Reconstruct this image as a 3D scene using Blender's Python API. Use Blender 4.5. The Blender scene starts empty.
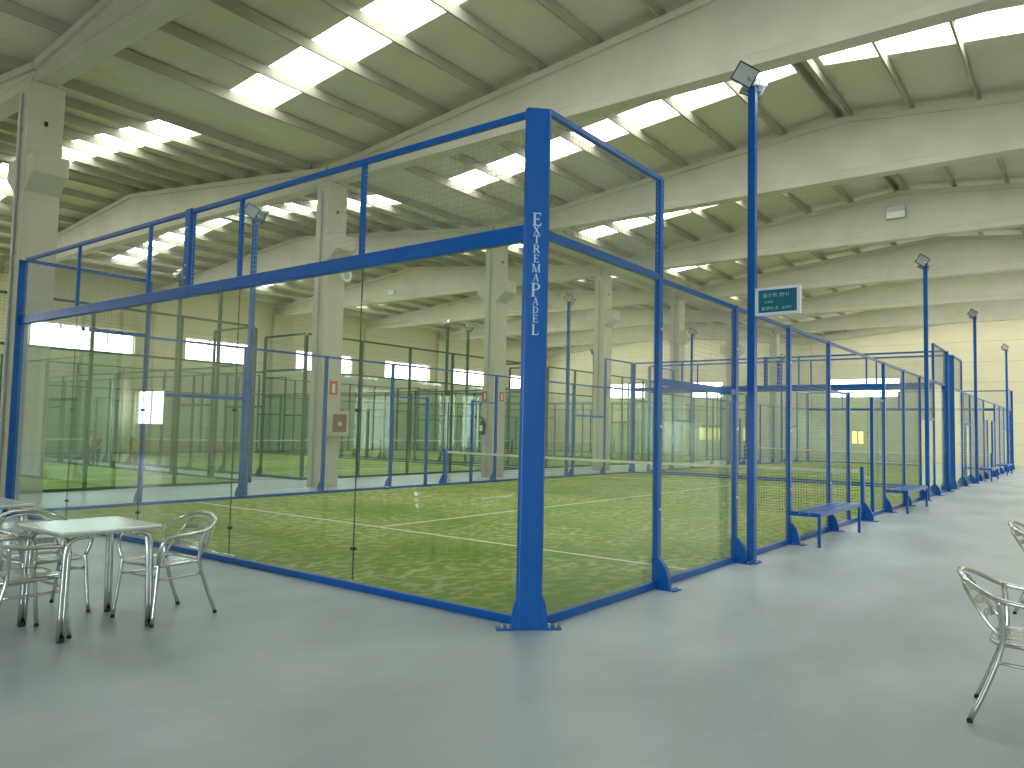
import bpy, math, random
from mathutils import Matrix, Vector
random.seed(7)
S = bpy.context.scene
COL = S.collection
PI = math.pi

# ------------------------------------------------------------------ helpers
class MB:
    """collects plain geometry and links it as one mesh object"""
    def __init__(s): s.v = []; s.f = []
    def add(s, vs, fs):
        o = len(s.v); s.v += [tuple(v) for v in vs]; s.f += [tuple(i + o for i in f) for f in fs]; return s
    def box(s, x0, x1, y0, y1, z0, z1):
        return s.add([(x0,y0,z0),(x1,y0,z0),(x1,y1,z0),(x0,y1,z0),(x0,y0,z1),(x1,y0,z1),(x1,y1,z1),(x0,y1,z1)],
                     [(0,3,2,1),(4,5,6,7),(0,1,5,4),(1,2,6,5),(2,3,7,6),(3,0,4,7)])
    def cbox(s, c, d, M=None):
        M = M or Matrix.Identity(3); c = Vector(c); vs = []
        for k in ((-1,-1,-1),(1,-1,-1),(1,1,-1),(-1,1,-1),(-1,-1,1),(1,-1,1),(1,1,1),(-1,1,1)):
            vs.append(c + M @ Vector((k[0]*d[0]/2, k[1]*d[1]/2, k[2]*d[2]/2)))
        return s.add(vs, [(0,3,2,1),(4,5,6,7),(0,1,5,4),(1,2,6,5),(2,3,7,6),(3,0,4,7)])
    def prism(s, poly, a, b, M=None):
        """poly in 2D extruded from a to b; M maps (u,v,w) to 3D"""
        n = len(poly); f = M or (lambda u, v, w: (u, v, w))
        vs = [f(p[0], p[1], a) for p in poly] + [f(p[0], p[1], b) for p in poly]
        fs = [tuple(range(n))[::-1], tuple(range(n, 2*n))] + [(i, (i+1) % n, n+(i+1) % n, n+i) for i in range(n)]
        return s.add(vs, fs)
    def cyl(s, p, q, r, n=10, r2=None, cap=True):
        p = Vector(p); q = Vector(q); d = (q-p).normalized(); r2 = r if r2 is None else r2
        a = d.orthogonal().normalized(); b = d.cross(a)
        vs = []
        for c, rr in ((p, r), (q, r2)):
            for i in range(n):
                t = 2*PI*(i+.5)/n; vs.append(c + a*math.cos(t)*rr + b*math.sin(t)*rr)
        fs = [(i, (i+1) % n, n+(i+1) % n, n+i) for i in range(n)]
        if cap: fs += [tuple(range(n))[::-1], tuple(range(n, 2*n))]
        return s.add(vs, fs)
    def tube(s, pts, r, n=8, closed=False, smooth=3):
        P = [Vector(p) for p in pts]
        if smooth:                                             # Catmull-Rom
            Q = []; m = len(P); rng = range(m if closed else m-1)
            for i in rng:
                p1 = P[i]; p2 = P[(i+1) % m]
                p0 = P[i-1] if (closed or i > 0) else p1*2-p2
                p3 = P[(i+2) % m] if (closed or i+2 < m) else p2*2-p1
                for k in range(smooth):
                    t = k/smooth
                    Q.append(.5*((2*p1)+(p2-p0)*t+(2*p0-5*p1+4*p2-p3)*t*t+(3*p1-p0-3*p2+p3)*t**3))
            if not closed: Q.append(P[-1])
            P = Q
        m = len(P); vs = []; a = None
        for i in range(m):
            if closed: d = (P[(i+1) % m]-P[i-1]).normalized()
            else: d = (P[min(i+1, m-1)]-P[max(i-1, 0)]).normalized()
            if a is None: a = d.orthogonal().normalized()
            a = (a-d*a.dot(d)).normalized(); b = d.cross(a)
            for k in range(n):
                t = 2*PI*k/n; vs.append(P[i]+a*math.cos(t)*r+b*math.sin(t)*r)
        fs = []
        for i in range(m if closed else m-1):
            j = (i+1) % m
            for k in range(n): fs.append((i*n+k, i*n+(k+1) % n, j*n+(k+1) % n, j*n+k))
        if not closed: fs += [tuple(range(n))[::-1], tuple((m-1)*n+k for k in range(n))]
        return s.add(vs, fs)
    def grid(s, o, u, v, lu, lv, step=.05, r=.0016):
        """wires of a welded mesh on the rectangle o + u*[0,lu] + v*[0,lv]"""
        o = Vector(o); u = Vector(u); v = Vector(v)
        nu = int(round(lu/step)); nv = int(round(lv/step))
        for i in range(nu+1):
            p = o+u*(lu*i/nu); s.cyl(p, p+v*lv, r, 4, cap=False)
        for j in range(nv+1):
            p = o+v*(lv*j/nv); s.cyl(p, p+u*lu, r, 4, cap=False)
        return s
    def build(s, name, mat, parent=None, smooth=False, bevel=0):
        me = bpy.data.meshes.new(name); me.from_pydata(s.v, [], s.f); me.validate(); me.update()
        if smooth: me.polygons.foreach_set('use_smooth', [True]*len(me.polygons))
        ob = bpy.data.objects.new(name, me); COL.objects.link(ob); me.materials.append(mat)
        if parent: ob.parent = parent
        if bevel:
            b = ob.modifiers.new('b', 'BEVEL'); b.width = bevel; b.segments = 2; b.limit_method = 'ANGLE'
        return ob

def empty(name, loc=(0,0,0), rz=0, parent=None):
    o = bpy.data.objects.new(name, None); COL.objects.link(o); o.location = loc; o.rotation_euler = (0,0,rz)
    o.empty_display_size = .2
    if parent: o.parent = parent
    return o
def tag(o, label=None, cat=None, group=None, kind=None):
    if label: o['label'] = label
    if cat: o['category'] = cat
    if group: o['group'] = group
    if kind: o['kind'] = kind
    return o
def struct(o, label=None):
    o['kind'] = 'structure'
    if label: o['label'] = label
    return o
KIDS = {}
def kids(o): return [c for c in bpy.data.objects if c.parent == o]
def copy_tree(o, parent=None, skip=()):
    c = o.copy(); COL.objects.link(c)
    if parent: c.parent = parent
    for ch in kids(o):
        if ch.name.split('.')[0] in skip: continue
        copy_tree(ch, c, skip)
    return c

# ------------------------------------------------------------------ materials
def mat(name, col, rough=.5, metal=0, spec=.5, noise=None, scale=5, bump=0, bscale=40, emit=None, es=1, stretch=None):
    m = bpy.data.materials.new(name); m.use_nodes = True; nt = m.node_tree; b = nt.nodes['Principled BSDF']
    b.inputs['Base Color'].default_value = (*col, 1); b.inputs['Roughness'].default_value = rough
    b.inputs['Metallic'].default_value = metal; b.inputs['Specular IOR Level'].default_value = spec
    tc = nt.nodes.new('ShaderNodeTexCoord'); mp = nt.nodes.new('ShaderNodeMapping')
    nt.links.new(tc.outputs['Object'], mp.inputs[0])
    if stretch: mp.inputs['Scale'].default_value = stretch
    n = nt.nodes.new('ShaderNodeTexNoise'); n.inputs['Scale'].default_value = scale; n.inputs['Detail'].default_value = 5
    nt.links.new(mp.outputs[0], n.inputs['Vector'])
    r = nt.nodes.new('ShaderNodeValToRGB'); c2 = noise or tuple(x*.88 for x in col)
    r.color_ramp.elements[0].position = .35; r.color_ramp.elements[1].position = .65
    r.color_ramp.elements[0].color = (*c2, 1); r.color_ramp.elements[1].color = (*col, 1)
    nt.links.new(n.outputs['Fac'], r.inputs[0]); nt.links.new(r.outputs[0], b.inputs['Base Color'])
    if bump:
        n2 = nt.nodes.new('ShaderNodeTexNoise'); n2.inputs['Scale'].default_value = bscale; n2.inputs['Detail'].default_value = 4
        nt.links.new(tc.outputs['Object'], n2.inputs['Vector'])
        bp = nt.nodes.new('ShaderNodeBump'); bp.inputs['Strength'].default_value = bump; bp.inputs['Distance'].default_value = .02
        nt.links.new(n2.outputs['Fac'], bp.inputs['Height']); nt.links.new(bp.outputs[0], b.inputs['Normal'])
    if emit:
        b.inputs['Emission Color'].default_value = (*emit, 1); b.inputs['Emission Strength'].default_value = es
    return m
def emission(name, col, strength):
    m = bpy.data.materials.new(name); m.use_nodes = True; nt = m.node_tree; nt.nodes.clear()
    e = nt.nodes.new('ShaderNodeEmission'); o = nt.nodes.new('ShaderNodeOutputMaterial')
    e.inputs[0].default_value = (*col, 1); e.inputs[1].default_value = strength
    nt.links.new(e.outputs[0], o.inputs[0]); return m
def glassmat(name, tint, boost=1.0):
    m = bpy.data.materials.new(name); m.use_nodes = True; nt = m.node_tree; nt.nodes.clear()
    t = nt.nodes.new('ShaderNodeBsdfTransparent'); g = nt.nodes.new('ShaderNodeBsdfGlossy'); x = nt.nodes.new('ShaderNodeMixShader')
    fr = nt.nodes.new('ShaderNodeFresnel'); o = nt.nodes.new('ShaderNodeOutputMaterial')
    ge = nt.nodes.new('ShaderNodeNewGeometry'); mr = nt.nodes.new('ShaderNodeMapRange')     # thin sheet: same reflectance entering and leaving
    mr.inputs[3].default_value = 1.5; mr.inputs[4].default_value = 1/1.5
    nt.links.new(ge.outputs['Backfacing'], mr.inputs[0]); nt.links.new(mr.outputs[0], fr.inputs[0])
    t.inputs[0].default_value = (*tint, 1); g.inputs['Roughness'].default_value = 0.0; g.inputs[0].default_value = (boost, boost, boost, 1)
    nt.links.new(fr.outputs[0], x.inputs[0]); nt.links.new(t.outputs[0], x.inputs[1]); nt.links.new(g.outputs[0], x.inputs[2])
    nt.links.new(x.outputs[0], o.inputs[0]); return m
def wallmat(name, col, c2, pitch=1.2, axis='Z'):
    """painted block / panel wall with fine horizontal joints"""
    m = mat(name, col, .85, noise=c2, scale=.6, bump=.15, bscale=12); nt = m.node_tree
    b = nt.nodes['Principled BSDF']; tc = nt.nodes['Texture Coordinate']
    sp = nt.nodes.new('ShaderNodeSeparateXYZ'); nt.links.new(tc.outputs['Object'], sp.inputs[0])
    d = nt.nodes.new('ShaderNodeMath'); d.operation = 'DIVIDE'; d.inputs[1].default_value = pitch; nt.links.new(sp.outputs[2], d.inputs[0])
    fr = nt.nodes.new('ShaderNodeMath'); fr.operation = 'FRACT'; nt.links.new(d.outputs[0], fr.inputs[0])
    lt = nt.nodes.new('ShaderNodeMath'); lt.operation = 'LESS_THAN'; lt.inputs[1].default_value = .02; nt.links.new(fr.outputs[0], lt.inputs[0])
    mx = nt.nodes.new('ShaderNodeMix'); mx.data_type = 'RGBA'
    src = b.inputs['Base Color'].links[0].from_socket
    nt.links.new(lt.outputs[0], mx.inputs[0]); nt.links.new(src, mx.inputs[6]); mx.inputs[7].default_value = (*[x*.75 for x in c2], 1)
    nt.links.new(mx.outputs[2], b.inputs['Base Color']); return m
def turfmat():
    m = bpy.data.materials.new('artificial turf with sand'); m.use_nodes = True; nt = m.node_tree; b = nt.nodes['Principled BSDF']
    b.inputs['Roughness'].default_value = .95; b.inputs['Specular IOR Level'].default_value = .15
    tc = nt.nodes.new('ShaderNodeTexCoord')
    def noise(sc, st, det=4):
        mp = nt.nodes.new('ShaderNodeMapping'); mp.inputs['Scale'].default_value = st; nt.links.new(tc.outputs['Object'], mp.inputs[0])
        n = nt.nodes.new('ShaderNodeTexNoise'); n.inputs['Scale'].default_value = sc; n.inputs['Detail'].default_value = det
        nt.links.new(mp.outputs[0], n.inputs['Vector']); return n
    def ramp(src, a, b_, c0, c1):
        r = nt.nodes.new('ShaderNodeValToRGB'); r.color_ramp.elements[0].position = a; r.color_ramp.elements[1].position = b_
        r.color_ramp.elements[0].color = (*c0, 1); r.color_ramp.elements[1].color = (*c1, 1); nt.links.new(src, r.inputs[0]); return r
    r1 = ramp(noise(.55, (1, 1, 1)).outputs['Fac'], .35, .7, (.185, .29, .034), (.30, .375, .085))
    n2 = noise(5.6, (1.0, 1.5, 1), 7); r2 = ramp(n2.outputs['Fac'], .47, .60, (0, 0, 0), (1, 1, 1))
    n3 = noise(.5, (1, 1, 1), 2); r3 = ramp(n3.outputs['Fac'], .36, .60, (.22,)*3, (1,)*3)
    mu = nt.nodes.new('ShaderNodeMath'); mu.operation = 'MULTIPLY'; nt.links.new(r2.outputs[0], mu.inputs[0]); nt.links.new(r3.outputs[0], mu.inputs[1])
    mu2 = nt.nodes.new('ShaderNodeMath'); mu2.operation = 'MULTIPLY'; nt.links.new(mu.outputs[0], mu2.inputs[0]); mu2.inputs[1].default_value = .62
    mx = nt.nodes.new('ShaderNodeMix'); mx.data_type = 'RGBA'; nt.links.new(mu2.outputs[0], mx.inputs[0])
    nt.links.new(r1.outputs[0], mx.inputs[6]); mx.inputs[7].default_value = (.66, .64, .36, 1); nt.links.new(mx.outputs[2], b.inputs['Base Color'])
    bp = nt.nodes.new('ShaderNodeBump'); bp.inputs['Strength'].default_value = .35; bp.inputs['Distance'].default_value = .02
    nt.links.new(noise(60, (1, 1, 1), 3).outputs['Fac'], bp.inputs['Height']); nt.links.new(bp.outputs[0], b.inputs['Normal'])
    return m

M = dict(
    blue=mat('glossy blue paint', (.002, .112, .44), .30, spec=.4, noise=(.002, .10, .41), scale=3),
    green=mat('dark green paint', (.022, .10, .05), .4),
    bolt=mat('zinc bolts', (.7, .72, .74), .3, 1),
    wire=mat('galvanised wire', (.42, .45, .45), .5, .1),
    gwire=mat('green coated wire', (.05, .14, .08), .6),
    glass=glassmat('tempered glass', (.945, .978, .962)),
    gglass=glassmat('green tinted tempered glass', (.885, .95, .925)),
    conc=mat('precast concrete', (.60, .575, .46), .8, noise=(.54, .52, .415), scale=1.2, bump=.1, bscale=25),
    roof=mat('roof panel', (.72, .675, .56), .75, noise=(.66, .62, .51), scale=.8),
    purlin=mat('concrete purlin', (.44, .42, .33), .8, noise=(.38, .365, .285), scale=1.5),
    wall=wallmat('beige wall panels', (.80, .745, .53), (.74, .69, .485)),
    dwall=wallmat('far wall panels', (.72, .68, .50), (.66, .625, .46)),
    floor=mat('polished concrete floor', (.53, .595, .63), .34, spec=.5, noise=(.37, .43, .455), scale=.45, stretch=(1, 1.8, 1)),
    turf=turfmat(),
    line=mat('white court line', (.90, .92, .82), .9),
    sky=emission('daylight through skylight', (.98, 1.0, .96), 6.0),
    win=emission('bright daylight window', (.93, .98, 1.0), 6.5),
    door=emission('open doorway daylight', (.76, .89, 1.0), 9.5),  # glow of the unseen opening added behind the camera to light the foreground
    sdoor=emission('open shutter daylight', (1.0, .98, .93), 4.5),  # glow of the out-of-frame openings added in the right wall
    ywin=emission('warm lit office window', (1.0, .74, .30), 1.5),
    wframe=mat('window frame', (.55, .55, .5), .5),
    alu=mat('polished aluminium', (.70, .72, .71), .2, 1, noise=(.58, .61, .60), scale=8),
    steel=mat('satin table top', (.80, .84, .82), .22, .35, noise=(.78, .82, .80), scale=2),
    clamp=mat('dark glass clamp', (.10, .12, .12), .4, .5),
    foot=mat('black rubber foot', (.02, .02, .02), .7),
    white=mat('white plastic', (.8, .8, .78), .4),
    black=mat('black plastic', (.02, .02, .02), .5),
    lamp=mat('grey lamp glass', (.42, .46, .44), .15),
    lampb=mat('cast lamp housing', (.40, .43, .46), .4, .4),
    tape=mat('white net tape', (.82, .84, .78), .7),
    net=mat('black net cord', (.03, .04, .03), .9),
    signw=mat('white sign frame', (.86, .91, .96), .4),
    teal=mat('teal sign face', (.01, .12, .22), .4, noise=(.01, .17, .23), scale=6),
    tealt=mat('pale sign lettering', (.30, .66, .70), .5),
    letter=mat('white lettering', (.62, .76, .84), .5),
    cream=mat('cream cabinet', (.62, .57, .47), .5),
    redbrown=mat('red brown cabinet window', (.20, .085, .065), .35),
    red=mat('safety red', (.62, .07, .05), .4),
    skin=mat('skin', (.55, .32, .22), .6), yel=mat('yellow sports shirt', (.50, .56, .06), .8),
    navy=mat('dark tracksuit', (.02, .03, .04), .8), hair=mat('brown hair', (.09, .05, .03), .8), grey=mat('grey hair', (.55, .53, .5), .8),
    pipe=mat('grey conduit', (.45, .50, .50), .5),
)

# ------------------------------------------------------------------ camera
yaw, pit, rol = .6536, .0596, .0213
f = Vector((math.cos(yaw)*math.cos(pit), math.sin(yaw)*math.cos(pit), math.sin(pit)))
r = Vector((math.sin(yaw), -math.cos(yaw), 0)); u = r.cross(f)
c, s_ = math.cos(rol), math.sin(rol)
rr, uu = r*c+u*s_, u*c-r*s_
cam = bpy.data.objects.new('camera', bpy.data.cameras.new('camera')); COL.objects.link(cam)
cam.matrix_world = Matrix(((rr.x, uu.x, -f.x, -4.7621), (rr.y, uu.y, -f.y, -3.3834), (rr.z, uu.z, -f.z, 1.4897), (0, 0, 0, 1)))
cam.data.sensor_width = 36; cam.data.lens = 761.92*36/1024; cam.data.clip_end = 300
S.camera = cam

# ------------------------------------------------------------------ the hall
X0, X1, YN, YF = -12.95, 46.95, -9.3, 32.7
BAY = 6.655; COLX = [.43+BAY*k for k in range(-2, 8)]           # left faces of the columns / beam lines (last at the end wall)
YC0, YC1 = 11.5, 11.95                                          # column row between the naves
RIDGE = {0: 1.25, 1: 21.95}
NAVE = {0: (YN, 11.72), 1: (11.73, YF)}
def beam_top(n, y):
    a, b = NAVE[n]; rg = RIDGE[n]; e = 7.95
    return e+(9.04-e)*((y-a)/(rg-a) if y < rg else (b-y)/(b-rg))
ROOF = .22

struct(MB().box(X0-.3, X1+.3, YN-.3, YF+.3, -.2, 0).build('floor', M['floor']))
# ceiling: slabs between the skylight strips
sky_x = [(x+3.3, x+4.35) for x in COLX[:-1]]
ceil = MB(); xs = [X0-.3]+[v for p in sky_x for v in p]+[X1+.3]
def zc(n, y): return beam_top(n, y)+ROOF
skip_sky = {(0, 0), (0, 1)}                                       # strips left out over the unseen near end to darken the left foreground
sky_y = {0: [(YN+1.1, RIDGE[0]-.28), (RIDGE[0]+.28, 10.62)], 1: [(12.9, RIDGE[1]-.28), (RIDGE[1]+.28, YF-2.6)]}
def slab(mb, n, xa, xb, ya, yb, t=.1, dz=0):
    za, zb = zc(n, ya)+dz, zc(n, yb)+dz
    mb.add([(xa,ya,za),(xb,ya,za),(xb,yb,zb),(xa,yb,zb),(xa,ya,za+t),(xb,ya,za+t),(xb,yb,zb+t),(xa,yb,zb+t)],
           [(0,3,2,1),(4,5,6,7),(0,1,5,4),(1,2,6,5),(2,3,7,6),(3,0,4,7)])
for n in (0, 1):
    a, b = NAVE[n]; rg = RIDGE[n]
    a2, b2 = (a-.3, b) if n == 0 else (a, b+.3)
    for (ya, yb) in ((a2, rg), (rg, b2)):
        for i in range(0, len(xs), 2): slab(ceil, n, xs[i], xs[i+1], ya, yb)
    (s0, s1), (s2, s3) = sky_y[n]
    for bi, (xa, xb) in enumerate(sky_x):
        if (n, bi) in skip_sky:
            slab(ceil, n, xa, xb, a2, rg); slab(ceil, n, xa, xb, rg, b2); continue
        slab(ceil, n, xa, xb, a2, s0); slab(ceil, n, xa, xb, s1, rg); slab(ceil, n, xa, xb, rg, s2); slab(ceil, n, xa, xb, s3, b2)
struct(ceil.build('ceiling', M['roof']))
wn = 1
for n in (0, 1):
    for (ya, yb) in sky_y[n]:
        for bi, (xa, xb) in enumerate(sky_x):
            if (n, bi) in skip_sky: continue
            mb = MB(); K = 8
            for k in range(K): slab(mb, n, xa+(xb-xa)*k/K, xa+(xb-xa)*(k+1)/K, ya, yb, .01, .05+(.015 if k % 2 else 0))
            struct(mb.build('window_%d' % wn, M['sky']), 'translucent skylight strip in the roof'); wn += 1
# purlins, one per bay and line, resting on the beams
PS = 1.31
for n in (0, 1):
    a, b = NAVE[n]; rg = RIDGE[n]; ys = []
    y = rg+.12
    while y < b-.25: ys.append(y); y += PS
    y = rg-.12-(PS if n == 0 else 0)
    ys.append(rg-.14)
    y = rg-.14-PS
    while y > a+.25: ys.append(y); y -= PS
    proto = None
    for yy in ys:
        for i, xa in enumerate(COLX[:-1]):
            if proto is None:
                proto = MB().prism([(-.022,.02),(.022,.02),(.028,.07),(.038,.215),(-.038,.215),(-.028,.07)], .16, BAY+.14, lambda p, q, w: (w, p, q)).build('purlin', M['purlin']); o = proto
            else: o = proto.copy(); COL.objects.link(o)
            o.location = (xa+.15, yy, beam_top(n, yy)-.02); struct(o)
# beams
def beam(n, xc):
    a, b = NAVE[n]; rg = RIDGE[n]
    if n == 0: a += .02; b -= .02
    else: a += .02; b -= .02
    ta, tr, tb = beam_top(n, a)-.01, beam_top(n, rg)-.01, beam_top(n, b)-.01; zb = 7.53
    mb = MB(); g = lambda p, q, w: (w, p, q)
    mb.prism([(a, zb+.2), (b, zb+.2), (b, tb-.12), (rg, tr-.12), (a, ta-.12)], xc-.13, xc+.13, g)
    mb.prism([(a, ta-.14), (rg, tr-.14), (b, tb-.14), (b, tb), (rg, tr), (a, ta)], xc-.2, xc+.2, g)
    mb.prism([(-.17, 0), (.17, 0), (.17, .16), (.13, .24), (-.13, .24), (-.17, .16)], a, b, lambda p, q, w: (xc+p, w, zb+q))
    struct(mb.build('roof_beam', M['conc'], bevel=.012), 'long tapered concrete roof beam')
for x in COLX[:-1]:
    if x < -8: continue
    beam(0, x+.30); beam(1, x+.30)
# columns between the naves
def column(x):
    mb = MB(); mb.box(x, x+.6, YC0, YC1, 0, 7.52)
    for sg in (-1, 1):
        ye = YC0 if sg < 0 else YC1
        mb.prism([(ye-sg*.02, 5.50), (ye+sg*.36, 5.80), (ye+sg*.36, 6.15), (ye-sg*.02, 6.15)][::-sg], x+.01, x+.59, lambda p, q, w: (w, p, q))
    o = struct(mb.build('column', M['conc'], bevel=.02), 'concrete column between the two halls')
    p = MB(); p.cyl((x-.03, 11.72, 0.02), (x-.03, 11.72, 7.3), .022, 8)
    for z in (1.2, 2.8, 4.4, 6.6): p.box(x-.06, x, 11.68, 11.76, z, z+.04)
    p.build('conduit', M['pipe'], o)
    p = MB(); p.box(x+.27, x+.33, YC0-.012, YC0+.01, 6.75, 6.83); p.build('socket_hole', M['black'], o)
for x in COLX[1:-1]: column(x)

# walls
def banded(mb, horiz, lo, hi, wins, top, place):
    """wall box with rectangular openings (a0,a1,z0,z1), sorted along its length"""
    p = lo
    for (a, b, z0, z1) in wins:
        place(mb, p, a, 0, top); place(mb, a, b, 0, z0); place(mb, a, b, z1, top); p = b
    place(mb, p, hi, 0, top)
def yplace(y0, y1): return lambda mb, a, b, z0, z1: mb.box(a, b, y0, y1, z0, z1)
def xplace(x0, x1): return lambda mb, a, b, z0, z1: mb.box(x0, x1, a, b, z0, z1)
def window_y(a, b, z0, z1, y, sg, m, mull=3):
    global wn
    o = struct(MB().box(a, b, y+sg*.22-.005, y+sg*.22+.005, z0, z1).build('window_%d' % wn, m)); wn += 1
    fr = MB(); t = .05
    fr.box(a, b, y+.12*sg-.03, y+.12*sg+.03, z0, z0+t); fr.box(a, b, y+.12*sg-.03, y+.12*sg+.03, z1-t, z1)
    for k in range(mull+1):
        xx = a+(b-a-t)*k/mull; fr.box(xx, xx+t, y+.12*sg-.03, y+.12*sg+.03, z0, z1)
    fr.build('window_frame', M['wframe'], o)
def window_x(a, b, z0, z1, x, sg, m, mull=3):
    global wn
    o = struct(MB().box(x+sg*.22-.005, x+sg*.22+.005, a, b, z0, z1).build('window_%d' % wn, m)); wn += 1
    fr = MB(); t = .05
    fr.box(x+.12*sg-.03, x+.12*sg+.03, a, b, z0, z0+t); fr.box(x+.12*sg-.03, x+.12*sg+.03, a, b, z1-t, z1)
    for k in range(mull+1):
        yy = a+(b-a-t)*k/mull; fr.box(x+.12*sg-.03, x+.12*sg+.03, yy, yy+t, z0, z1)
    fr.build('window_frame', M['wframe'], o)
fw = [(-10.9, -7.2, 4.55, 5.76), (-4.2, -.5, 4.55, 5.76), (2.5, 6.2, 4.55, 5.76), (9.25, 12.9, 4.53, 5.76), (15.45, 19.4, 4.55, 5.76), (22.1, 26.2, 4.55, 5.76), (28.95, 33.1, 4.55, 5.74), (35.5, 39.4, 4.55, 5.74), (42.1, 45.8, 4.55, 5.74)]
mb = MB(); banded(mb, 1, X0, X1, fw, 8.26, yplace(YF, YF+.25)); struct(mb.build('wall_far', M['dwall']))
for w in fw: window_y(w[0], w[1], w[2], w[3], YF, 1, M['win'])
nw = [(x+.3+BAY/2-1.6, x+.3+BAY/2+1.6, 4.7, 5.9) for x in COLX[:-1] if x > 25]
rd = [(30.0, 35.0), (38.5, 43.5)]  # openings added out of view to brighten the aisle and end wall
mb = MB(); cuts = sorted({X0, X1}|{v for w in nw for v in w[:2]}|{v for w in rd for v in w})
for a, b in zip(cuts, cuts[1:]):
    mid = (a+b)/2; z = 4.2 if any(w[0] < mid < w[1] for w in rd) else 0
    if any(w[0] < mid < w[1] for w in nw): mb.box(a, b, YN-.25, YN, z, 4.7) ; mb.box(a, b, YN-.25, YN, 5.9, 8.26)
    else: mb.box(a, b, YN-.25, YN, z, 8.26)
struct(mb.build('wall_right', M['wall']))
for i, (a, b) in enumerate(rd):
    o = struct(MB().box(a, b, YN-.24, YN-.23, 0, 4.2).build('door_%d' % (i+2), M['sdoor']))
    MB().box(a, a+.1, YN-.12, YN-.04, 0, 4.2).box(b-.1, b, YN-.12, YN-.04, 0, 4.2).box(a, b, YN-.12, YN-.04, 4.1, 4.2).build('door_frame', M['wframe'], o)
for w in nw: window_y(w[0], w[1], w[2], w[3], YN, -1, M['win'])
# end wall with its gables
ew = [(6.1, 10.3, 3.98, 5.2), (16.45, 19.9, 4.02, 5.2), (23.6, 26.9, 4.05, 5.2)]
low = [(8.2, 9.0, 1.0, 1.9), (15.5, 16.1, 1.0, 2.0), (17.2, 19.3, 1.0, 1.95)]
mb = MB()
pts = sorted(ew+low)
cuts = sorted({YN, YF}|{v for w in pts for v in w[:2]})
for a, b in zip(cuts, cuts[1:]):
    mid = (a+b)/2; op = sorted([(w[2], w[3]) for w in pts if w[0] < mid < w[1]]); z = 0
    for z0, z1 in op: mb.box(X1, X1+.25, a, b, z, z0); z = z1
    mb.box(X1, X1+.25, a, b, z, 7.6)
for n in (0, 1):
    a, b = NAVE[n]; rg = RIDGE[n]
    mb.prism([(a, 7.6), (b, 7.6), (b, zc(n, b)), (rg, zc(n, rg)), (a, zc(n, a))], X1, X1+.25, lambda p, q, w: (w, p, q))
struct(mb.build('wall_end', M['wall']))
for w in ew: window_x(*w, X1, 1, M['win'])
for w in low: window_x(*w, X1, 1, M['ywin'], 2)
tr = MB()
for n in (0, 1):
    a, b = NAVE[n]; rg = RIDGE[n]
    tr.prism([(a, beam_top(n, a)-.45), (rg, beam_top(n, rg)-.45), (b, beam_top(n, b)-.45), (b, beam_top(n, b)-.01), (rg, beam_top(n, rg)-.01), (a, beam_top(n, a)-.01)], X1-.22, X1-.001, lambda p, q, w: (w, p, q))
struct(tr.build('trim_1', M['conc'], bevel=.01))
k = 2
for y in (-4.0, 4.7, 11.5, 17.0, 28.0):                            # pilasters on the end wall
    n = 0 if y < 11.7 else 1
    struct(MB().box(X1-.12, X1-.001, y, y+.45, 0, min(beam_top(n, y), beam_top(n, y+.45))-.46).build('trim_%d' % k, M['wall'])); k += 1
for x in COLX[1:-1]:                                              # pilasters on the far wall
    struct(MB().box(x, x+.6, YF-.25, YF-.001, 0, 7.52).build('trim_%d' % k, M['dwall'])); k += 1
    if x > -8: struct(MB().box(x, x+.6, YN+.001, YN+.25, 0, 7.52).build('trim_%d' % k, M['wall'])); k += 1
# wall behind the camera: low window, plus an unseen doorway added for bluish light
mb = MB()
pts = [(-7.6, -2.6, 0, 4.2), (29.9, 32.5, 1.35, 2.95)]
p = YN
for (a, b, z0, z1) in pts:
    mb.box(X0-.25, X0, p, a, 0, 9.4) if a > p else None
    if z0 > 0: mb.box(X0-.25, X0, a, b, 0, z0)
    mb.box(X0-.25, X0, a, b, z1, 9.4); p = b
mb.box(X0-.25, X0, p, YF, 0, 9.4); struct(mb.build('wall_back', M['wall']))
o = struct(MB().box(X0-.24, X0-.23, -7.6, -2.6, .0, 4.2).build('door_1', M['door']))
fr = MB().box(X0-.12, X0-.04, -7.6, -7.5, 0, 4.2).box(X0-.12, X0-.04, -2.7, -2.6, 0, 4.2).box(X0-.12, X0-.04, -7.6, -2.6, 4.1, 4.2)
fr.build('door_frame', M['wframe'], o)
window_x(29.9, 32.5, 1.35, 2.95, X0, -1, M['win'], 2)

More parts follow.
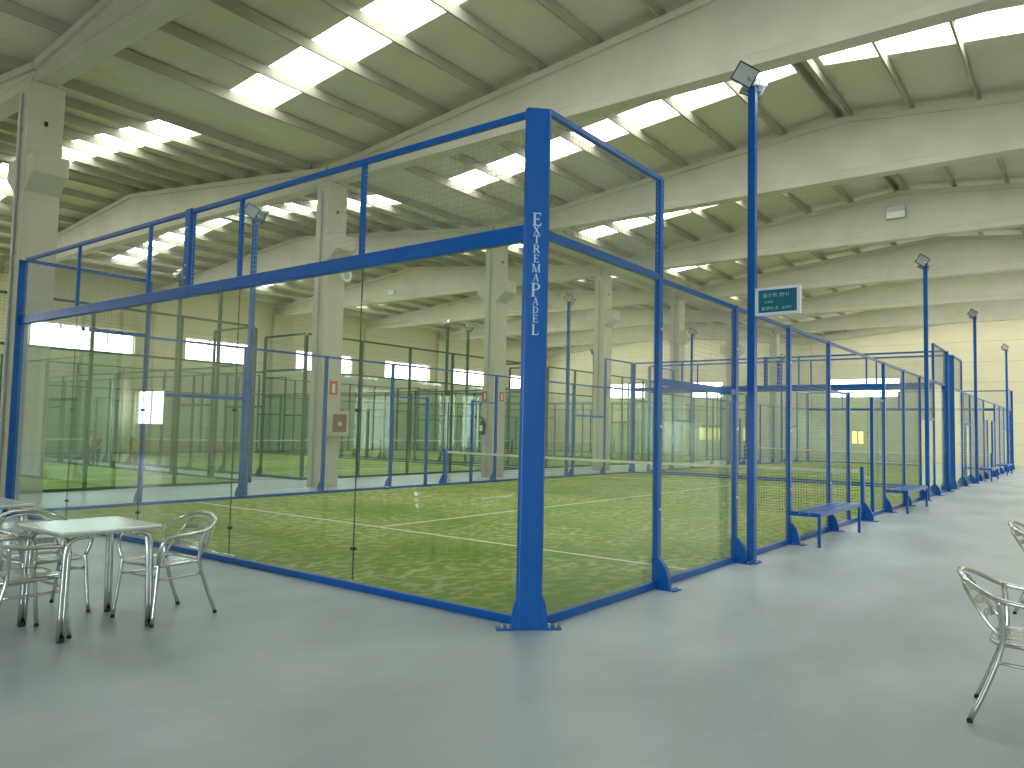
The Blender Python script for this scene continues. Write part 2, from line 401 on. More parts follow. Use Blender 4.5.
# ------------------------------------------------------------------ serif lettering for the corner post
def glyph(ch):
    """polygons in a box 0..w x 0..1"""
    P = []; T, t = .17, .075
    def bar(x0, y0, x1, y1): P.append([(x0,y0),(x1,y0),(x1,y1),(x0,y1)])
    def diag(x0, x1, w, y0=0, y1=1): P.append([(x0,y0),(x0+w,y0),(x1+w,y1),(x1,y1)])
    def stem(x): bar(x, 0, x+T, 1); bar(x-.09, 0, x+T+.09, .05); bar(x-.09, .95, x+T+.09, 1)
    def arc(cx, cy, rx, ry, a0, a1, n=8, thin=.5):
        for i in range(n):
            q = []
            for a in (a0+(a1-a0)*i/n, a0+(a1-a0)*(i+1)/n):
                w = t+(T-t)*abs(math.cos(a))
                q.append(((cx+rx*math.cos(a), cy+ry*math.sin(a)), (cx+(rx-w)*math.cos(a), cy+(ry-t-(w-t)*.2)*math.sin(a))))
            P.append([q[0][0], q[1][0], q[1][1], q[0][1]])
    if ch == 'E': stem(.1); bar(.1, 0, .72, t); bar(.1, 1-t, .70, 1); bar(.2, .47, .55, .47+t); bar(.66, 0, .72, .24); bar(.64, .78, .70, 1); bar(.5, .38, .55, .63); w = .75
    elif ch == 'L': stem(.1); bar(.1, 0, .70, t); bar(.64, 0, .70, .28); w = .72
    elif ch == 'T': bar(.3, 0, .3+T, 1); bar(.2, 0, .57, .05); bar(0, 1-t, .77, 1); bar(0, .75, .05, 1); bar(.72, .75, .77, 1); w = .77
    elif ch == 'X': diag(.62, .0, T+.03); diag(.05, .60, t); bar(0, 0, .25, .05); bar(.5, 0, .86, .05); bar(0, .95, .3, 1); bar(.5, .95, .82, 1); w = .85
    elif ch == 'A': diag(.62, .36, T); diag(.08, .40, t); bar(.22, .32, .68, .32+t); bar(0, 0, .26, .05); bar(.52, 0, .88, .05); w = .88
    elif ch == 'M': bar(.1, 0, .1+t, 1); bar(.8, 0, .8+T, 1); diag(.45, .1, T); diag(.48, .85, t); bar(0, 0, .28, .05); bar(.7, 0, 1.07, .05); bar(0, .95, .2, 1); bar(.85, .95, 1.07, 1); w = 1.05
    elif ch in 'PR':
        stem(.1); arc(.38, .74, .34, .26, -PI/2, PI/2); bar(.2, 1-t, .4, 1); bar(.2, .48, .4, .48+t); w = .76
        if ch == 'R': P.append([(.38,.5),(.55,.5),(.85,0),(.66,0)]); bar(.62, 0, .92, .05); w = .86
    elif ch == 'D': stem(.1); arc(.36, .5, .46, .5, -PI/2, PI/2, 12); bar(.2, 1-t, .4, 1); bar(.2, 0, .4, t); w = .84
    return P, w

# ------------------------------------------------------------------ a court (length along local x 0..20, width along local y 0..10)
RT2 = math.sqrt(.5)
def corner_post(root, cx, cy, sx, sy, mt, n0=.06, w=.085, dt=0):
    """chamfered steel corner post; (sx,sy) points out of the court"""
    n = Vector((sx*RT2, sy*RT2, 0)); tt = Vector((-n.y, n.x, 0)); o = Vector((cx, cy, 0))+tt*dt
    mp = lambda p, q, z: o+tt*p+n*q+Vector((0, 0, z))
    mb = MB(); mb.prism([(-w, n0), (-w-.018, n0-.035), (-.05, n0-.08), (.05, n0-.08), (w+.018, n0-.035), (w, n0)], .0, 3.985, mp)
    for s in (-1, 1):                                              # flared gussets and feet
        mb.add([mp(s*w, n0, 0), mp(s*(w+.05), n0, 0), mp(s*(w+.05), n0, .12), mp(s*(w+.035), n0, .2), mp(s*w, n0, .27),
                mp(s*w, n0-.012, 0), mp(s*(w+.05), n0-.012, 0), mp(s*(w+.05), n0-.012, .12), mp(s*(w+.035), n0-.012, .2), mp(s*w, n0-.012, .27)],
               [(0,1,2,3,4), (9,8,7,6,5), (0,5,6,1), (1,6,7,2), (2,7,8,3), (3,8,9,4), (4,9,5,0)])
    ob = mb.build('corner_post', mt, root, bevel=.006)
    for s in (-1, 1):
        MB().prism([(s*(w+.02), n0+.0), (s*(w+.16), n0+.01), (s*(w+.16), n0-.09), (s*(w+.02), n0-.09)][::s], .0, .012, mp).build('base_plate', mt, ob)
        for q in (.07, .12): p_ = mp(s*(w+q), n0-.03, 0); MB().cyl(p_+Vector((0,0,.01)), p_+Vector((0,0,.04)), .013, 6).build('anchor_bolt', M['bolt'], ob)
    return ob, mp
def post(root, x, y, sy, h, mt, w=.075, d=.06, gus=True, name='post', gx=None):
    mb = MB(); mb.box(x-w/2, x+w/2, y-d/2, y+d/2, 0, h)
    out = y+sy*d/2
    if gus:
        mp = lambda p, q, z: (x+z, out+sy*p, q)
        mb.prism([(0, 0), (.12, 0), (.12, .10), (.085, .2), (0, .30)], -.03, .03, mp)
    ob = mb.build(name, mt, root, bevel=.005)
    if gus:
        MB().box(x-.07, x+.07, min(out, out+sy*.2), max(out, out+sy*.2), 0, .012).build('base_plate', mt, ob)
        for dx in (-.05, .05): MB().cyl((x+dx, out+sy*.16, .01), (x+dx, out+sy*.16, .035), .012, 6).build('anchor_bolt', M['bolt'], ob)
        for z in (.75, 1.55, 2.5): MB().cyl((x, out, z), (x, out+sy*.012, z), .013, 8).build('bolt', M['bolt'], ob)
    return ob

def make_court(root, mt, wr, style):
    L, W = 20., 10.
    blue = style == 'blue'
    # corner posts
    if blue:
        for (cx, cy, sx, sy) in ((0,0,-1,-1), (L,0,1,-1), (0,W,-1,1), (L,W,1,1)): corner_post(root, cx, cy, sx, sy, mt, dt=-.051 if (cx, cy) == (0, 0) else 0)
    else:
        for cx in (0, L):
            for cy, sy in ((0,-1), (W,1)): post(root, cx, cy, sy, 3.95, mt, name='corner_post', gus=False, w=.12)
    # ends
    for ex, sx in ((0, -1), (L, 1)):
        MB().box(ex-.03, ex+.03, .06, W-.06, 0, .062).build('floor_rail', mt, root, bevel=.006)
        MB().box(ex-.025, ex+.025, .04, W-.04, 3.97, 4.02).build('top_rail', mt, root, bevel=.005)
        if blue:
            MB().box(ex-.04, ex+.04, .05, 5.08, 2.97, 3.10).build('cross_beam', mt, root, bevel=.008)
            MB().box(ex-.04, ex+.04, 5.08, W-.05, 2.97, 3.10).build('cross_beam', mt, root, bevel=.008)
            for y in (2.08, 4.08, 6.08, 8.08): MB().box(ex-.02, ex+.02, y-.022, y+.022, 3.10, 3.97).build('mullion', mt, root)
            b = MB().box(ex-.04, ex+.04, 5.08, 5.20, 3.10, 4.03).build('splice_post', mt, root, bevel=.005)
            for z in (3.2, 3.35, 3.8): MB().cyl((ex+sx*.04, 5.14, z), (ex+sx*.052, 5.14, z), .014, 8).build('bolt', M['bolt'], b)
            for k in range(5): MB().box(ex-.006, ex+.006, 2*k+.07 if k == 0 else 2*k+.064, 2*k+2.056 if k < 4 else W-.07, .08, 2.965).build('glass_pane', M['glass'], root)
            for k in range(1, 5):
                MB().box(ex-.005, ex+.005, 2*k+.0565, 2*k+.0635, .08, 2.965).build('joint_seal', M['clamp'], root)
                for z in (.35, 1.62): 
                    MB().box(ex-.02, ex+.02, 2*k+.042, 2*k+.08, z, z+.03).build('glass_clamp', M['clamp'], root)
        else:
            for y in (2, 4, 6, 8): MB().box(ex-.035, ex+.035, y-.035, y+.035, 0, 3.97).build('post', mt, root)
            MB().box(ex-.02, ex+.02, .05, W-.05, 2.95, 3.0).build('cross_beam', mt, root)
            for k in range(5): MB().box(ex-.006, ex+.006, 2*k+.04, 2*k+1.96, .08, 2.945).build('glass_pane', M['gglass'], root)
        zt = 3.11 if blue else 3.01
        for k in range(5): MB().grid((ex, 2*k+.02, zt), (0,1,0), (0,0,1), 1.96, 3.96-zt, .05 if blue else .07).build('mesh_panel', wr, root)
    # sides
    for y, sy in ((0., -1), (W, 1)):
        MB().box(.05, L-.05, y-.03, y+.03, 0, .07).build('floor_rail', mt, root, bevel=.006)
        for xa, xb in ((.05, 2), (L-2, L-.05)):
            MB().box(xa, xb, y-.025, y+.025, 3.97, 4.02).build('top_rail', mt, root, bevel=.005)
        MB().box(.05, 2.0, y-.025, y+.025, 2.98, 3.045).build('middle_rail', mt, root)
        MB().box(L-2, L-.05, y-.025, y+.025, 2.98, 3.045).build('middle_rail', mt, root)
        MB().box(2.0, L-2, y-.02, y+.02, 2.97, 3.015).build('top_rail', mt, root, bevel=.004)
        for xa, xb in ((2.04, 3.96), (L-3.96, L-2.04)): MB().box(xa, xb, y-.025, y+.025, 1.95, 2.02).build('middle_rail', mt, root)
        for x, h in ((2, 4.0), (4, 3.02), (6, 3.02), (8, 3.02), (12, 3.02), (14, 3.02), (16, 3.02), (18, 4.0)): post(root, x, y, sy, h, mt)
        for x in (9.22, 10.98 if True else 0): post(root, x, y, sy, 2.26, mt, gus=False, w=.07, name='door_post')
        MB().box(8.04, 9.2, y-.012, y+.012, 2.2, 2.24).build('middle_rail', mt, root)
        MB().box(10.98, 11.96, y-.012, y+.012, 2.2, 2.24).build('middle_rail', mt, root)
        for xa, xb, za, zb in ((.07, 1.955, .08, 2.96), (2.045, 3.955, .08, 1.94), (L-1.955, L-.07, .08, 2.96), (L-3.955, L-2.045, .08, 1.94)):
            MB().box(xa, xb, y-.006, y+.006, za, zb).build('glass_pane', M['glass'] if blue else M['gglass'], root)
        st = .05 if blue else .08
        for xa, xb, za, zb in ((.06, 1.96, 3.07, 3.96), (2.04, 3.96, 2.03, 2.96), (4.04, 5.96, .08, 2.96), (6.04, 7.96, .08, 2.96), (8.04, 9.18, .08, 2.19),
                               (11.02, 11.96, .08, 2.19), (12.04, 13.96, .08, 2.96), (14.04, 15.96, .08, 2.96), (16.04, 17.96, 2.03, 2.96), (18.04, L-.06, 3.07, 3.96)):
            MB().grid((xa, y, za), (1,0,0), (0,0,1), xb-xa, zb-za, st).build('mesh_panel', wr, root)

def make_turf(root_loc, rz):
    o = empty('court_turf', root_loc, rz)
    MB().box(.035, 19.965, .035, 9.965, .001, .018).build('turf_carpet', M['turf'], o)
    ln = MB(); z = (.0182, .0196)
    ln.box(3.05-.025, 3.05+.025, .04, 9.96, *z).box(16.95-.025, 16.95+.025, .04, 9.96, *z).box(3.075, 16.925, 4.975, 5.025, *z)
    ln.build('court_lines', M['line'], o)
    return o
def make_net(mt):
    o = empty('court_net', (0, 0, 0))
    for y, sy in ((-.0, -1), (10., 1)):
        mb = MB(); mb.box(9.94, 10.06, y-.03+sy*.05, y+.03+sy*.05, 0, .96)
        yy = y+sy*.08
        mb.prism([(0, 0), (.15, 0), (.15, .1), (.1, .2), (0, .34)], -.03, .03, lambda p, q, z: (10+z, yy+sy*p, q))
        po = mb.build('net_post', mt, o, bevel=.005)
        MB().box(9.9, 10.1, min(yy, yy+sy*.22), max(yy, yy+sy*.22), 0, .012).build('base_plate', mt, po)
    n = 24; t = MB(); pts = []
    for i in range(n+1):
        y = .03+9.94*i/n; z = .90-.035*(1-abs(2*i/n-1)**1.3); pts.append((y, z))
    for (ya, za), (yb, zb) in zip(pts, pts[1:]):
        t.add([(9.99,ya,za),(10.01,ya,za),(10.01,yb,zb),(9.99,yb,zb),(9.99,ya,za-.055),(10.01,ya,za-.055),(10.01,yb,zb-.055),(9.99,yb,zb-.055)],
              [(0,1,2,3),(4,7,6,5),(0,3,7,4),(1,5,6,2),(0,4,5,1),(3,2,6,7)])
    t.build('net_tape', M['tape'], o)
    MB().grid((10, .03, .03), (0,1,0), (0,0,1), 9.94, .79, .05, .0022).build('netting', M['net'], o)
    return o

def flood(parent, pos, nrm, roll, size=.27):
    """square floodlight head facing nrm"""
    n = Vector(nrm).normalized(); z = Vector((0,0,1)); a = z.cross(n).normalized(); b = n.cross(a)
    R = Matrix.Rotation(roll, 3, n); a = R @ a; b = R @ b
    Mx = Matrix((a, b, n)).transposed(); c = Vector(pos)
    h = MB(); h.cbox(c, (size, size*.86, .05), Mx)
    h.cbox(c-n*.045, (size*.8, size*.7, .05), Mx); h.cbox(c-n*.085, (size*.45, size*.4, .05), Mx)
    for k in range(-3, 4): h.cbox(c-n*.08+a*k*size*.1, (.006, size*.6, .05), Mx)
    ho = h.build('floodlight', M['lampb'], parent, bevel=.006)
    MB().cbox(c+n*.027, (size*.86, size*.72, .006), Mx).build('lamp_glass', M['lamp'], ho)
    fr = MB()
    for s in (-1, 1):
        fr.cbox(c+n*.028+b*s*size*.40, (size, size*.06, .014), Mx); fr.cbox(c+n*.028+a*s*size*.47, (size*.06, size*.86, .014), Mx)
    fr.build('lamp_rim', M['black'], ho)
    y = MB(); e = c-n*.04
    y.cbox(e+a*size*.53, (.008, .04, .12), Mx); y.cbox(e-a*size*.53, (.008, .04, .12), Mx)
    y.cbox(e-n*.06, (size*1.08, .04, .008), Mx)
    y.build('lamp_yoke', M['bolt'], ho)
    return ho
def make_pole(mt, out):
    """post in local coordinates, out = +1/-1 side the court lies on (local y)"""
    o = empty('floodlight_pole')
    p = MB().box(-.045, .045, -.045, .045, 0, 5.68).build('pole', mt, o, bevel=.006)
    MB().box(-.09, .09, -.09, .09, 0, .014).build('base_plate', mt, p)
    b = MB()
    for dx in (-.07, .07):
        for dy in (-.07, .07): b.cyl((dx, dy, .01), (dx, dy, .03), .011, 6)
    b.build('anchor_bolts', M['bolt'], p)
    MB().cyl((-.16, -.02*out, 5.74), (.16, .02*out, 5.70), .02, 8).box(-.02, .02, -.02, .02, 5.66, 5.74).build('crossarm', M['bolt'], o)
    flood(o, (-.13, out*.05, 5.80), (-.80, out*.20-.62, -.26), math.radians(-30))
    flood(o, (.15, out*.05, 5.74), (.75, out*.55, -.45), math.radians(25))
    return o

BL, GR = M['blue'], M['green']
c1 = empty('padel_court_cage', (0, 0, 0)); make_court(c1, BL, M['wire'], 'blue')
c2 = copy_tree(c1); c2.location = (21.32, 0, 0)
tag(c1, 'blue steel and glass court cage in front with lettered corner post', 'court cage', 'padel court cages')
tag(c2, 'blue court cage farther down the aisle, behind the lettered one', 'court cage', 'padel court cages')
# lettering on the near corner post of the first court
n = Vector((-RT2, -RT2, 0)); tt = Vector((RT2, -RT2, 0)); o3 = n*.0612-tt*.050
txt = [('E',213,226,1.0),('X',226.6,234.6,1),('T',235.6,243.8,1),('R',245.2,253.4,1),('E',255,263,1),('M',264.4,272.6,1),('A',274.2,282,1),
       ('P',283.4,297,1),('A',297.8,305.4,1),('D',306.6,313.6,1),('E',315,322.6,1),('L',324.4,335,1)]
def ypx2z(y): return 3.157-(y-213)*.007746
lm = MB()
for ch, y0, y1, k in txt:
    P, w = glyph(ch); z1, z0 = ypx2z(y0), ypx2z(y1); h = z1-z0; wd = h*w*(1.0 if h < .08 else .95); sc = wd/w
    base = .0
    for poly in P:
        v = [o3+tt*((x_-w/2)*sc-.002)+Vector((0, 0, z0+y_*h)) for x_, y_ in poly]
        lm.add(v+[q+n*.0015 for q in v], [(0,1,2,3), (7,6,5,4), (0,4,5,1), (1,5,6,2), (2,6,7,3), (3,7,4,0)])
cps = [o for o in kids(c1) if o.name.startswith('corner_post')]
lo = lm.build('lettering', M['letter'], cps[0]); tag(lo, 'white vertical serif lettering')

t1 = tag(make_turf((0,0,0), 0), 'sandy green artificial turf inside the blue cage with the lettered corner post', 'turf', kind='structure')
t2 = copy_tree(t1); t2.location = (21.32, 0, 0); tag(t2, 'green turf of the second blue court along the aisle', 'turf')
n1 = tag(make_net(BL), 'white taped net with blue posts across the nearest court', 'net', 'court nets')
n2 = copy_tree(n1); n2.location = (21.32, 0, 0); tag(n2, 'net of the second blue court farther down the aisle', 'net')
# green courts in the far hall, length along world Y
g0 = empty('padel_court_cage', (6.7, 13.75, 0), PI/2); make_court(g0, GR, M['gwire'], 'green')
gt = tag(make_turf((6.7, 13.75, 0), PI/2), 'turf of the leftmost green court in the far hall', 'turf', kind='structure')
gn = make_net(GR); gn.location = (6.7, 13.75, 0); gn.rotation_euler = (0, 0, PI/2)
names = ['leftmost green court in the far hall', 'second green court from the left in the far hall', 'third green court from the left in the far hall', 'rightmost green court in the far hall']
for i, gx in enumerate((6.7, 18.3, 29.9, 41.5)):
    cg, tg, ng = (g0, gt, gn) if i == 0 else (copy_tree(g0), copy_tree(gt), copy_tree(gn))
    for q in (cg, tg, ng): q.location = (gx, 13.75, 0); q.scale = (.935, 1, 1)
    tag(cg, 'dark green steel and glass cage, '+names[i], 'court cage', 'padel court cages')
    tag(tg, 'turf of the '+names[i], 'turf', kind='structure')
    tag(ng, 'net of the '+names[i], 'net', 'court nets')

# floodlight poles
pb = make_pole(BL, 1); pf = make_pole(BL, -1); gp = make_pole(GR, 1)
def put(proto, first, x, y, rz, label):
    o = proto if first else copy_tree(proto); o.location = (x, y, 0); o.rotation_euler = (0, 0, rz)
    return tag(o, label, 'floodlight pole', 'floodlight poles')
put(pb, True, 4.10, -.17, 0, 'tall blue floodlight pole carrying the small teal sign')
put(pb, False, 15.9, -.17, 0, 'blue floodlight pole on the aisle at the far end of the nearest court')
put(pb, False, 25.45, -.17, 0, 'blue floodlight pole on the aisle at the near part of the second court')
put(pb, False, 37.15, -.17, 0, 'blue floodlight pole on the aisle, the last one before the end wall')
put(pf, True, 4.2, 10.17, 0, 'blue floodlight pole on the far side of the nearest court, left')
put(pf, False, 15.9, 10.17, 0, 'blue floodlight pole on the far side of the nearest court, right')
put(pf, False, 25.45, 10.17, 0, 'blue floodlight pole behind the second court, near half')
put(pf, False, 37.15, 10.17, 0, 'blue floodlight pole behind the second court, far half')
first = True
for i, gx in enumerate((6.7, 18.3, 29.9)):
    for (dx, rz) in ((.15, PI/2), (1.45, -PI/2)):
        put(gp, first, gx+dx, 17.8, rz, 'green floodlight pole %s of the gap between %s green courts' % ('left' if dx < 1 else 'right', ('first and second', 'second and third', 'third and fourth')[i])); first = False

# sign on the near pole
sg = tag(empty('hanging_sign', (4.1, -.225, 2.9)), 'small teal sign in a white frame fixed to the blue pole', 'sign')
mb = MB()
mb.box(-.035, .035, -.475, -.03, -.01, .02).box(-.035, .035, -.475, -.03, .285, .315).box(-.035, .035, -.03, .01, -.01, .315).box(-.035, .035, -.51, -.475, -.01, .315)
mb.build('sign_frame', M['signw'], sg, bevel=.003)
fc = MB().box(-.03, .03, -.48, -.02, .02, .285).build('sign_face', M['teal'], sg)
tx = MB(); random.seed(3)
def marks(y, z, n_, w, h):
    for i in range(n_):
        yy = y-i*w*1.35
        tx.box(-.0315, -.030, yy-w*.25, yy, z, z+h)
        if i % 3 != 1: tx.box(-.0315, -.030, yy-w, yy, z+h*random.choice((.0, .4, .8)), z+h*random.choice((.5, .9, 1.)))
        if i % 2: tx.box(-.0315, -.030, yy-w, yy-w*.75, z+h*.1, z+h)
marks(-.09, .195, 8, .028, .048); marks(-.10, .125, 4, .02, .03); marks(-.07, .045, 6, .024, .042); marks(-.31, .05, 4, .02, .035)
tx.build('sign_marks', M['tealt'], fc)

# benches on the aisle
def bench():
    o = empty('court_bench'); L_ = 2.2
    s = MB()
    for k in range(3): s.box(0, L_, -.37+k*.13, -.37+k*.13+.105, .43, .455)
    s.build('seat', BL, o, bevel=.004)
    fr = MB().box(0, L_, -.40, -.37, .40, .455).box(0, .03, -.37, 0, .40, .43).box(L_-.03, L_, -.37, 0, .40, .43).box(L_/2, L_/2+.03, -.37, 0, .40, .43)
    fr.build('seat_frame', BL, o, bevel=.003)
    for x in (.0, L_-.04): MB().box(x, x+.04, -.40, -.36, 0, .40).build('leg', BL, o, bevel=.003)
    return o
b0 = bench(); b0.location = (5.9, -.05, 0); tag(b0, 'blue steel bench nearest on the aisle beside the court', 'bench', 'aisle benches')
for x, l in ((11.9, 'second blue bench along the aisle, past the net post'), (27.2, 'third blue bench along the aisle, beside the second court'), (33.3, 'farthest blue bench along the aisle, near the end wall')):
    b = copy_tree(b0); b.location = (x, -.05, 0); tag(b, l, 'bench')

# things on the columns and beams
cab = tag(empty('fire_hose_cabinet', (COLX[3]+.42, YC0, 1.24)), 'cream fire hose cabinet with red brown window on the column', 'fire cabinet')
MB().box(-.30, .30, -.18, 0, 0, .62).build('cabinet_body', M['cream'], cab, bevel=.01)
d = MB().box(-.30, .30, -.20, -.181, 0, .62).build('cabinet_door', M['cream'], cab, bevel=.005)
MB().box(-.21, .21, -.208, -.201, .10, .53).build('door_window', M['redbrown'], d)
MB().cyl((0, -.212, .30), (0, -.208, .30), .06, 16).build('hose_symbol', M['cream'], d)
def plate(name, loc, w, h, axis, mt, label, cat):
    o = tag(empty(name, loc), label, cat)
    if axis == 'y':
        MB().box(-w/2, w/2, -.008, 0, -h/2, h/2).build('sign_plate', mt, o)
        MB().box(-w*.2, w*.2, -.010, -.008, -h*.35, h*.3).build('sign_symbol', M['white'], o)
    else:
        MB().box(-.008, 0, -w/2, w/2, -h/2, h/2).build('sign_plate', mt, o)
        MB().box(-.010, -.008, -w*.2, w*.2, -h*.35, h*.3).build('sign_symbol', M['white'], o)
    return o
plate('safety_sign', (COLX[3]+.36, YC0-.001, 2.42), .24, .34, 'y', M['red'], 'small red safety sign above the fire hose cabinet', 'sign')
plate('safety_sign', (COLX[4]+.40, YC0-.001, 2.52), .2, .3, 'y', M['red'], 'small red safety sign on the front face of the middle column', 'sign')
plate('safety_sign', (COLX[4]-.001, 11.72+.12, 2.52), .2, .3, 'x', M['red'], 'small red sign above the fire extinguisher on the column side', 'sign')
ex = tag(empty('fire_extinguisher', (COLX[4]-.115, 11.82, 1.30)), 'fire extinguisher hung on the left side of the middle column', 'extinguisher')
MB().cyl((0,0,0), (0,0,.40), .075, 16).cyl((0,0,.40), (0,0,.46), .075, 16, .03).build('tank', M['black'], ex, smooth=False)
MB().cyl((0,0,.46), (0,0,.52), .02, 8).box(-.01, .01, -.09, .04, .52, .54).build('valve', M['black'], ex)
MB().cyl((-.078, 0, .12), (-.072, 0, .3), .05, 8).build('paper_tag', M['white'], ex)
MB().tube([(0,-.03,.5), (-.02,-.12,.4), (-.02,-.11,.15)], .012).build('hose', M['black'], ex)
MB().box(.06, .10, -.03, .03, .25, .35).build('wall_bracket', M['bolt'], ex)
sp = tag(empty('loudspeaker', (COLX[3]+.42, YC0-.22, 5.20)), 'white round loudspeaker beside the column with the fire cabinet', 'loudspeaker')
MB().cyl((0,.12,0), (0,-.06,0), .10, 16, .17).build('speaker_horn', M['white'], sp)
MB().cyl((0,-.062,0), (0,-.058,0), .10, 16).build('speaker_grille', M['lampb'], sp)
MB().box(-.02, .02, .12, .22, -.02, .02).build('bracket', M['white'], sp)
el = tag(empty('emergency_light', (COLX[5]+.14, 1.33, 8.38)), 'small white emergency light box on the third roof beam', 'emergency light')
MB().box(-.07, 0, -.27, .27, -.20, .20).build('light_body', M['lampb'], el, bevel=.01)
MB().box(-.09, -.071, -.26, .26, -.20, .0).build('light_diffuser', M['white'], el, bevel=.01)
for x, y in ((COLX[5]+.30, 23.4),):
    e2 = tag(empty('emergency_light', (x-.13-.01, y, 7.95)), 'small white light box on a far hall roof beam', 'emergency light')
    MB().box(-.08, 0, -.22, .22, -.12, .12).build('light_body', M['white'], e2, bevel=.01)

# ------------------------------------------------------------------ aluminium furniture
AL = M['alu']
def chair():
    """bistro armchair, faces local -y, origin on the floor"""
    o = empty('aluminium_chair'); R = .0145
    # seat ring and slats
    MB().tube([(-.20,-.20,.44),(-.22,0,.44),(-.19,.18,.44),(0,.20,.44),(.19,.18,.44),(.22,0,.44),(.20,-.20,.44),(.0,-.215,.44)], .013, closed=True).build('seat_ring', AL, o, True)
    for k in range(5):
        x = -.16+.08*k; MB().add([(x-.03,-.21,.445),(x+.03,-.21,.445),(x+.03,-.05,.452),(x-.03,-.05,.452),(x+.03,.19,.440),(x-.03,.19,.440),
            (x-.03,-.21,.439),(x+.03,-.21,.439),(x+.03,-.05,.446),(x-.03,-.05,.446),(x+.03,.19,.434),(x-.03,.19,.434)],
            [(0,1,2,3),(3,2,4,5),(6,9,8,7),(9,11,10,8),(0,6,7,1),(5,4,10,11),(0,3,9,6),(3,5,11,9),(1,7,8,2),(2,8,10,4)]).build('seat_slat', AL, o)
    # outer loop: arm fronts, armrests and top of the back
    MB().tube([(-.225,-.20,.45),(-.255,-.215,.55),(-.28,-.19,.645),(-.285,-.08,.665),(-.28,.06,.67),(-.27,.18,.69),(-.21,.29,.745),(-.10,.345,.78),(0,.355,.785),
               (.10,.345,.78),(.21,.29,.745),(.27,.18,.69),(.28,.06,.67),(.285,-.08,.665),(.28,-.19,.645),(.255,-.215,.55),(.225,-.20,.45)], R).build('arm_loop', AL, o, True)
    # inner back loop
    MB().tube([(-.16,.17,.44),(-.20,.16,.47),(-.205,.225,.56),(-.175,.295,.67),(-.12,.33,.735),(0,.342,.755),(.12,.33,.735),(.175,.295,.67),(.205,.225,.56),(.20,.16,.47),(.16,.17,.44)], .011).build('back_loop', AL, o, True)
    for z, w, y in ((.54, .185, .205), (.61, .18, .245), (.68, .16, .288)):
        mb = MB(); n_ = 8
        for i in range(n_):
            xa = -w+2*w*i/n_; xb = -w+2*w*(i+1)/n_; ya = y+.03*(1-(xa/w)**2); yb = y+.03*(1-(xb/w)**2)
            mb.add([(xa,ya,z-.024),(xb,yb,z-.024),(xb,yb+.008,z+.024),(xa,ya+.008,z+.024),(xa,ya+.005,z-.024),(xb,yb+.005,z-.024),(xb,yb+.013,z+.024),(xa,ya+.013,z+.024)],
                   [(0,1,2,3),(7,6,5,4),(0,4,5,1),(3,2,6,7),(0,3,7,4),(1,5,6,2)])
        mb.build('back_slat', AL, o)
    for sx in (-1, 1):
        for kind, pts in (('f', [(sx*.225,-.20,.46),(sx*.225,-.205,.42),(sx*.235,-.225,.2),(sx*.245,-.245,.012)]), ('r', [(sx*.268,.165,.70),(sx*.235,.15,.56),(sx*.215,.155,.42),(sx*.225,.225,.2),(sx*.235,.30,.012)])):
            l = MB().tube(pts, R).build('leg', AL, o, True)
            e = Vector(pts[-1]); MB().cyl((e.x, e.y, 0), (e.x, e.y, .018), .0155, 10).build('rubber_foot', M['foot'], l)
        MB().tube([(sx*.228,-.21,.34),(sx*.225,0,.335),(sx*.218,.17,.34)], .009).build('stretcher', AL, o, True)
    MB().tube([(-.228,-.21,.36),(0,-.21,.355),(.228,-.21,.36)], .009).build('stretcher', AL, o, True)
    return o
def table():
    o = empty('bistro_table'); w, d = .70, .72
    MB().box(-w/2, w/2, -d/2, d/2, .715, .735).build('tabletop', M['steel'], o, bevel=.006)
    MB().box(-w/2+.01, w/2-.01, -d/2+.01, d/2-.01, .70, .714).build('tabletop_rim', AL, o)
    for sx in (-1, 1):
        for sy in (-1, 1):
            X_, Y_ = sx*(w/2-.05), sy*(d/2-.05)
            lg = MB().tube([(X_-sx*.15, Y_, .69),(X_-sx*.06, Y_, .68),(X_-sx*.01, Y_, .62),(X_, Y_, .45),(X_+sx*.015, Y_+sy*.01, .015)], .0165, 10)
            lg.tube([(X_-sx*.03, Y_-sy*.13, .69),(X_-sx*.035, Y_-sy*.05, .67),(X_-sx*.03, Y_-sy*.01, .60),(X_-sx*.025, Y_, .45),(X_-sx*.012, Y_+sy*.01, .015)], .0165, 10)
            l = lg.build('leg', AL, o, True)
            MB().cyl((X_+sx*.0, Y_+sy*.01, 0), (X_+sx*.0, Y_+sy*.01, .03), .024, 12).build('rubber_foot', M['foot'], l)
    return o
tb = table(); tb.location = (-2.15, 2.47, 0); tag(tb, 'square metal bistro table in the left foreground', 'table', 'bistro tables')
tb2 = copy_tree(tb); tb2.location = (-2.22, 4.55, 0); tag(tb2, 'second bistro table at the left edge behind the first', 'table')
ch = chair(); first = True
def seat(x, y, deg, label):
    global first
    o = ch if first else copy_tree(ch); first = False
    o.location = (x, y, 0); o.rotation_euler = (0, 0, math.radians(deg)); o.scale = (1, 1, .965); tag(o, label, 'chair', 'aluminium armchairs')
# rz=0 faces -Y ; -90 faces -X ; +90 faces +X
seat(-1.64, 2.36, -84, 'polished aluminium armchair on the right of the front table')
seat(-2.62, 2.46, 92, 'aluminium armchair at the left image edge, tucked under the front table')
seat(-2.22, 3.10, 4, 'aluminium armchair behind the front table, its back loop above the tabletop')
seat(-2.55, 3.95, 175, 'aluminium armchair at the left edge facing the second table')
seat(.24, -3.12, 2, 'aluminium armchair alone at the right edge of the floor')
seat(3.38, -3.12, -4, 'farther aluminium armchair cut by the right image edge')

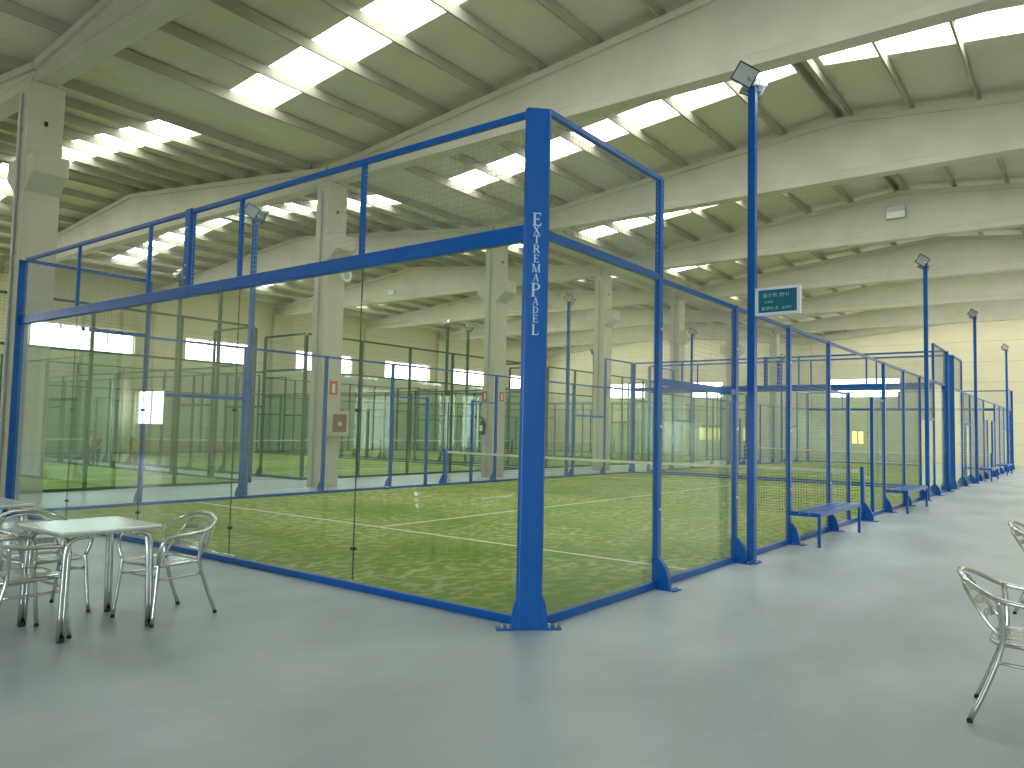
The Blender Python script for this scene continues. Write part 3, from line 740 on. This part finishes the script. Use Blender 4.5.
# ------------------------------------------------------------------ children in the far aisle
def child(x, y, rz, h, shirt, hairm, label, arm=0.0):
    o = empty('person', (x, y, 0), rz); o.scale = (h, h, h)
    def skin(name, V, E, Rr, m_, par):
        me = bpy.data.meshes.new(name); me.from_pydata(V, E, []); ob = bpy.data.objects.new(name, me); COL.objects.link(ob); ob.parent = par
        me.materials.append(m_); sm = ob.modifiers.new('s', 'SKIN'); sm.use_smooth_shade = True
        for i, r_ in enumerate(Rr): me.skin_vertices[0].data[i].radius = (r_, r_)
        me.skin_vertices[0].data[0].use_root = True
        ob.modifiers.new('u', 'SUBSURF').levels = 1; return ob
    V = [(0,0,.53),(0,0,.64),(0,0,.78),(0,0,.84),(0,-.005,.90),(0,0,.985),
         (.10,0,.79),(.14,.0+arm*.02,.64),(.15,-.06-arm*.08,.52+arm*.08),(.15,-.09-arm*.1,.47+arm*.1),
         (-.10,0,.79),(-.14,0,.64),(-.15,-.05,.52),(-.15,-.07,.47),
         (.055,0,.49),(.065,-.01,.27),(.07,.01,.05),(.07,-.08,.02),(-.055,0,.49),(-.075,-.03,.27),(-.08,.03,.05),(-.08,-.06,.02)]
    E_ = [(0,1),(1,2),(2,3),(3,4),(4,5),(2,6),(6,7),(7,8),(8,9),(2,10),(10,11),(11,12),(12,13),(0,14),(14,15),(15,16),(16,17),(0,18),(18,19),(19,20),(20,21)]
    Rr = [.085,.075,.07,.035,.075,.05,.04,.032,.024,.022,.04,.032,.024,.022,.06,.045,.03,.025,.06,.045,.03,.025]
    b = skin('body', V, E_, Rr, M['skin'], o)
    skin('shirt', [(0,0,.50),(0,0,.64),(0,0,.79),(.10,0,.795),(.135,0,.68),(-.10,0,.795),(-.135,0,.68)], [(0,1),(1,2),(2,3),(3,4),(2,5),(5,6)], [.10,.088,.08,.052,.045,.052,.045], shirt, o)
    skin('trousers', [(0,0,.54),(.055,0,.48),(.065,-.01,.27),(.07,.01,.1),(-.055,0,.48),(-.075,-.03,.27),(-.08,.03,.1)], [(0,1),(1,2),(2,3),(0,4),(4,5),(5,6)], [.09,.072,.056,.045,.072,.056,.045], M['navy'], o)
    skin('hair', [(0,.02,.93),(0,.02,.985)], [(0,1)], [.075,.06], hairm, o)
    return tag(o, label, 'person')
child(7.0, 22.9, 2.2, 1.08, M['navy'], M['grey'], 'small person in dark clothes seen far off through the glass', .6)
child(7.6, 24.6, 1.9, 1.15, M['yel'], M['hair'], 'small person in a yellow shirt left of the dark dressed one', 1)
child(7.3, 20.9, 1.2, .98, M['yel'], M['hair'], 'small person in a yellow shirt right of the dark dressed one', .4)

# ------------------------------------------------------------------ render look
w = bpy.data.worlds.new('world'); S.world = w; w.use_nodes = True
sk = w.node_tree.nodes.new('ShaderNodeTexSky'); sk.sky_type = 'HOSEK_WILKIE'
w.node_tree.links.new(sk.outputs[0], w.node_tree.nodes['Background'].inputs[0]); w.node_tree.nodes['Background'].inputs[1].default_value = .6
vs = S.view_settings; vs.view_transform = 'Standard'; vs.look = 'None'; vs.gamma = 1; vs.exposure = 0.46; vs.use_curve_mapping = False
cy = S.cycles; cy.use_denoising = True; cy.max_bounces = 10; cy.diffuse_bounces = 5; cy.glossy_bounces = 4; cy.transparent_max_bounces = 64
cy.sample_clamp_indirect = 6; cy.caustics_reflective = False; cy.caustics_refractive = False
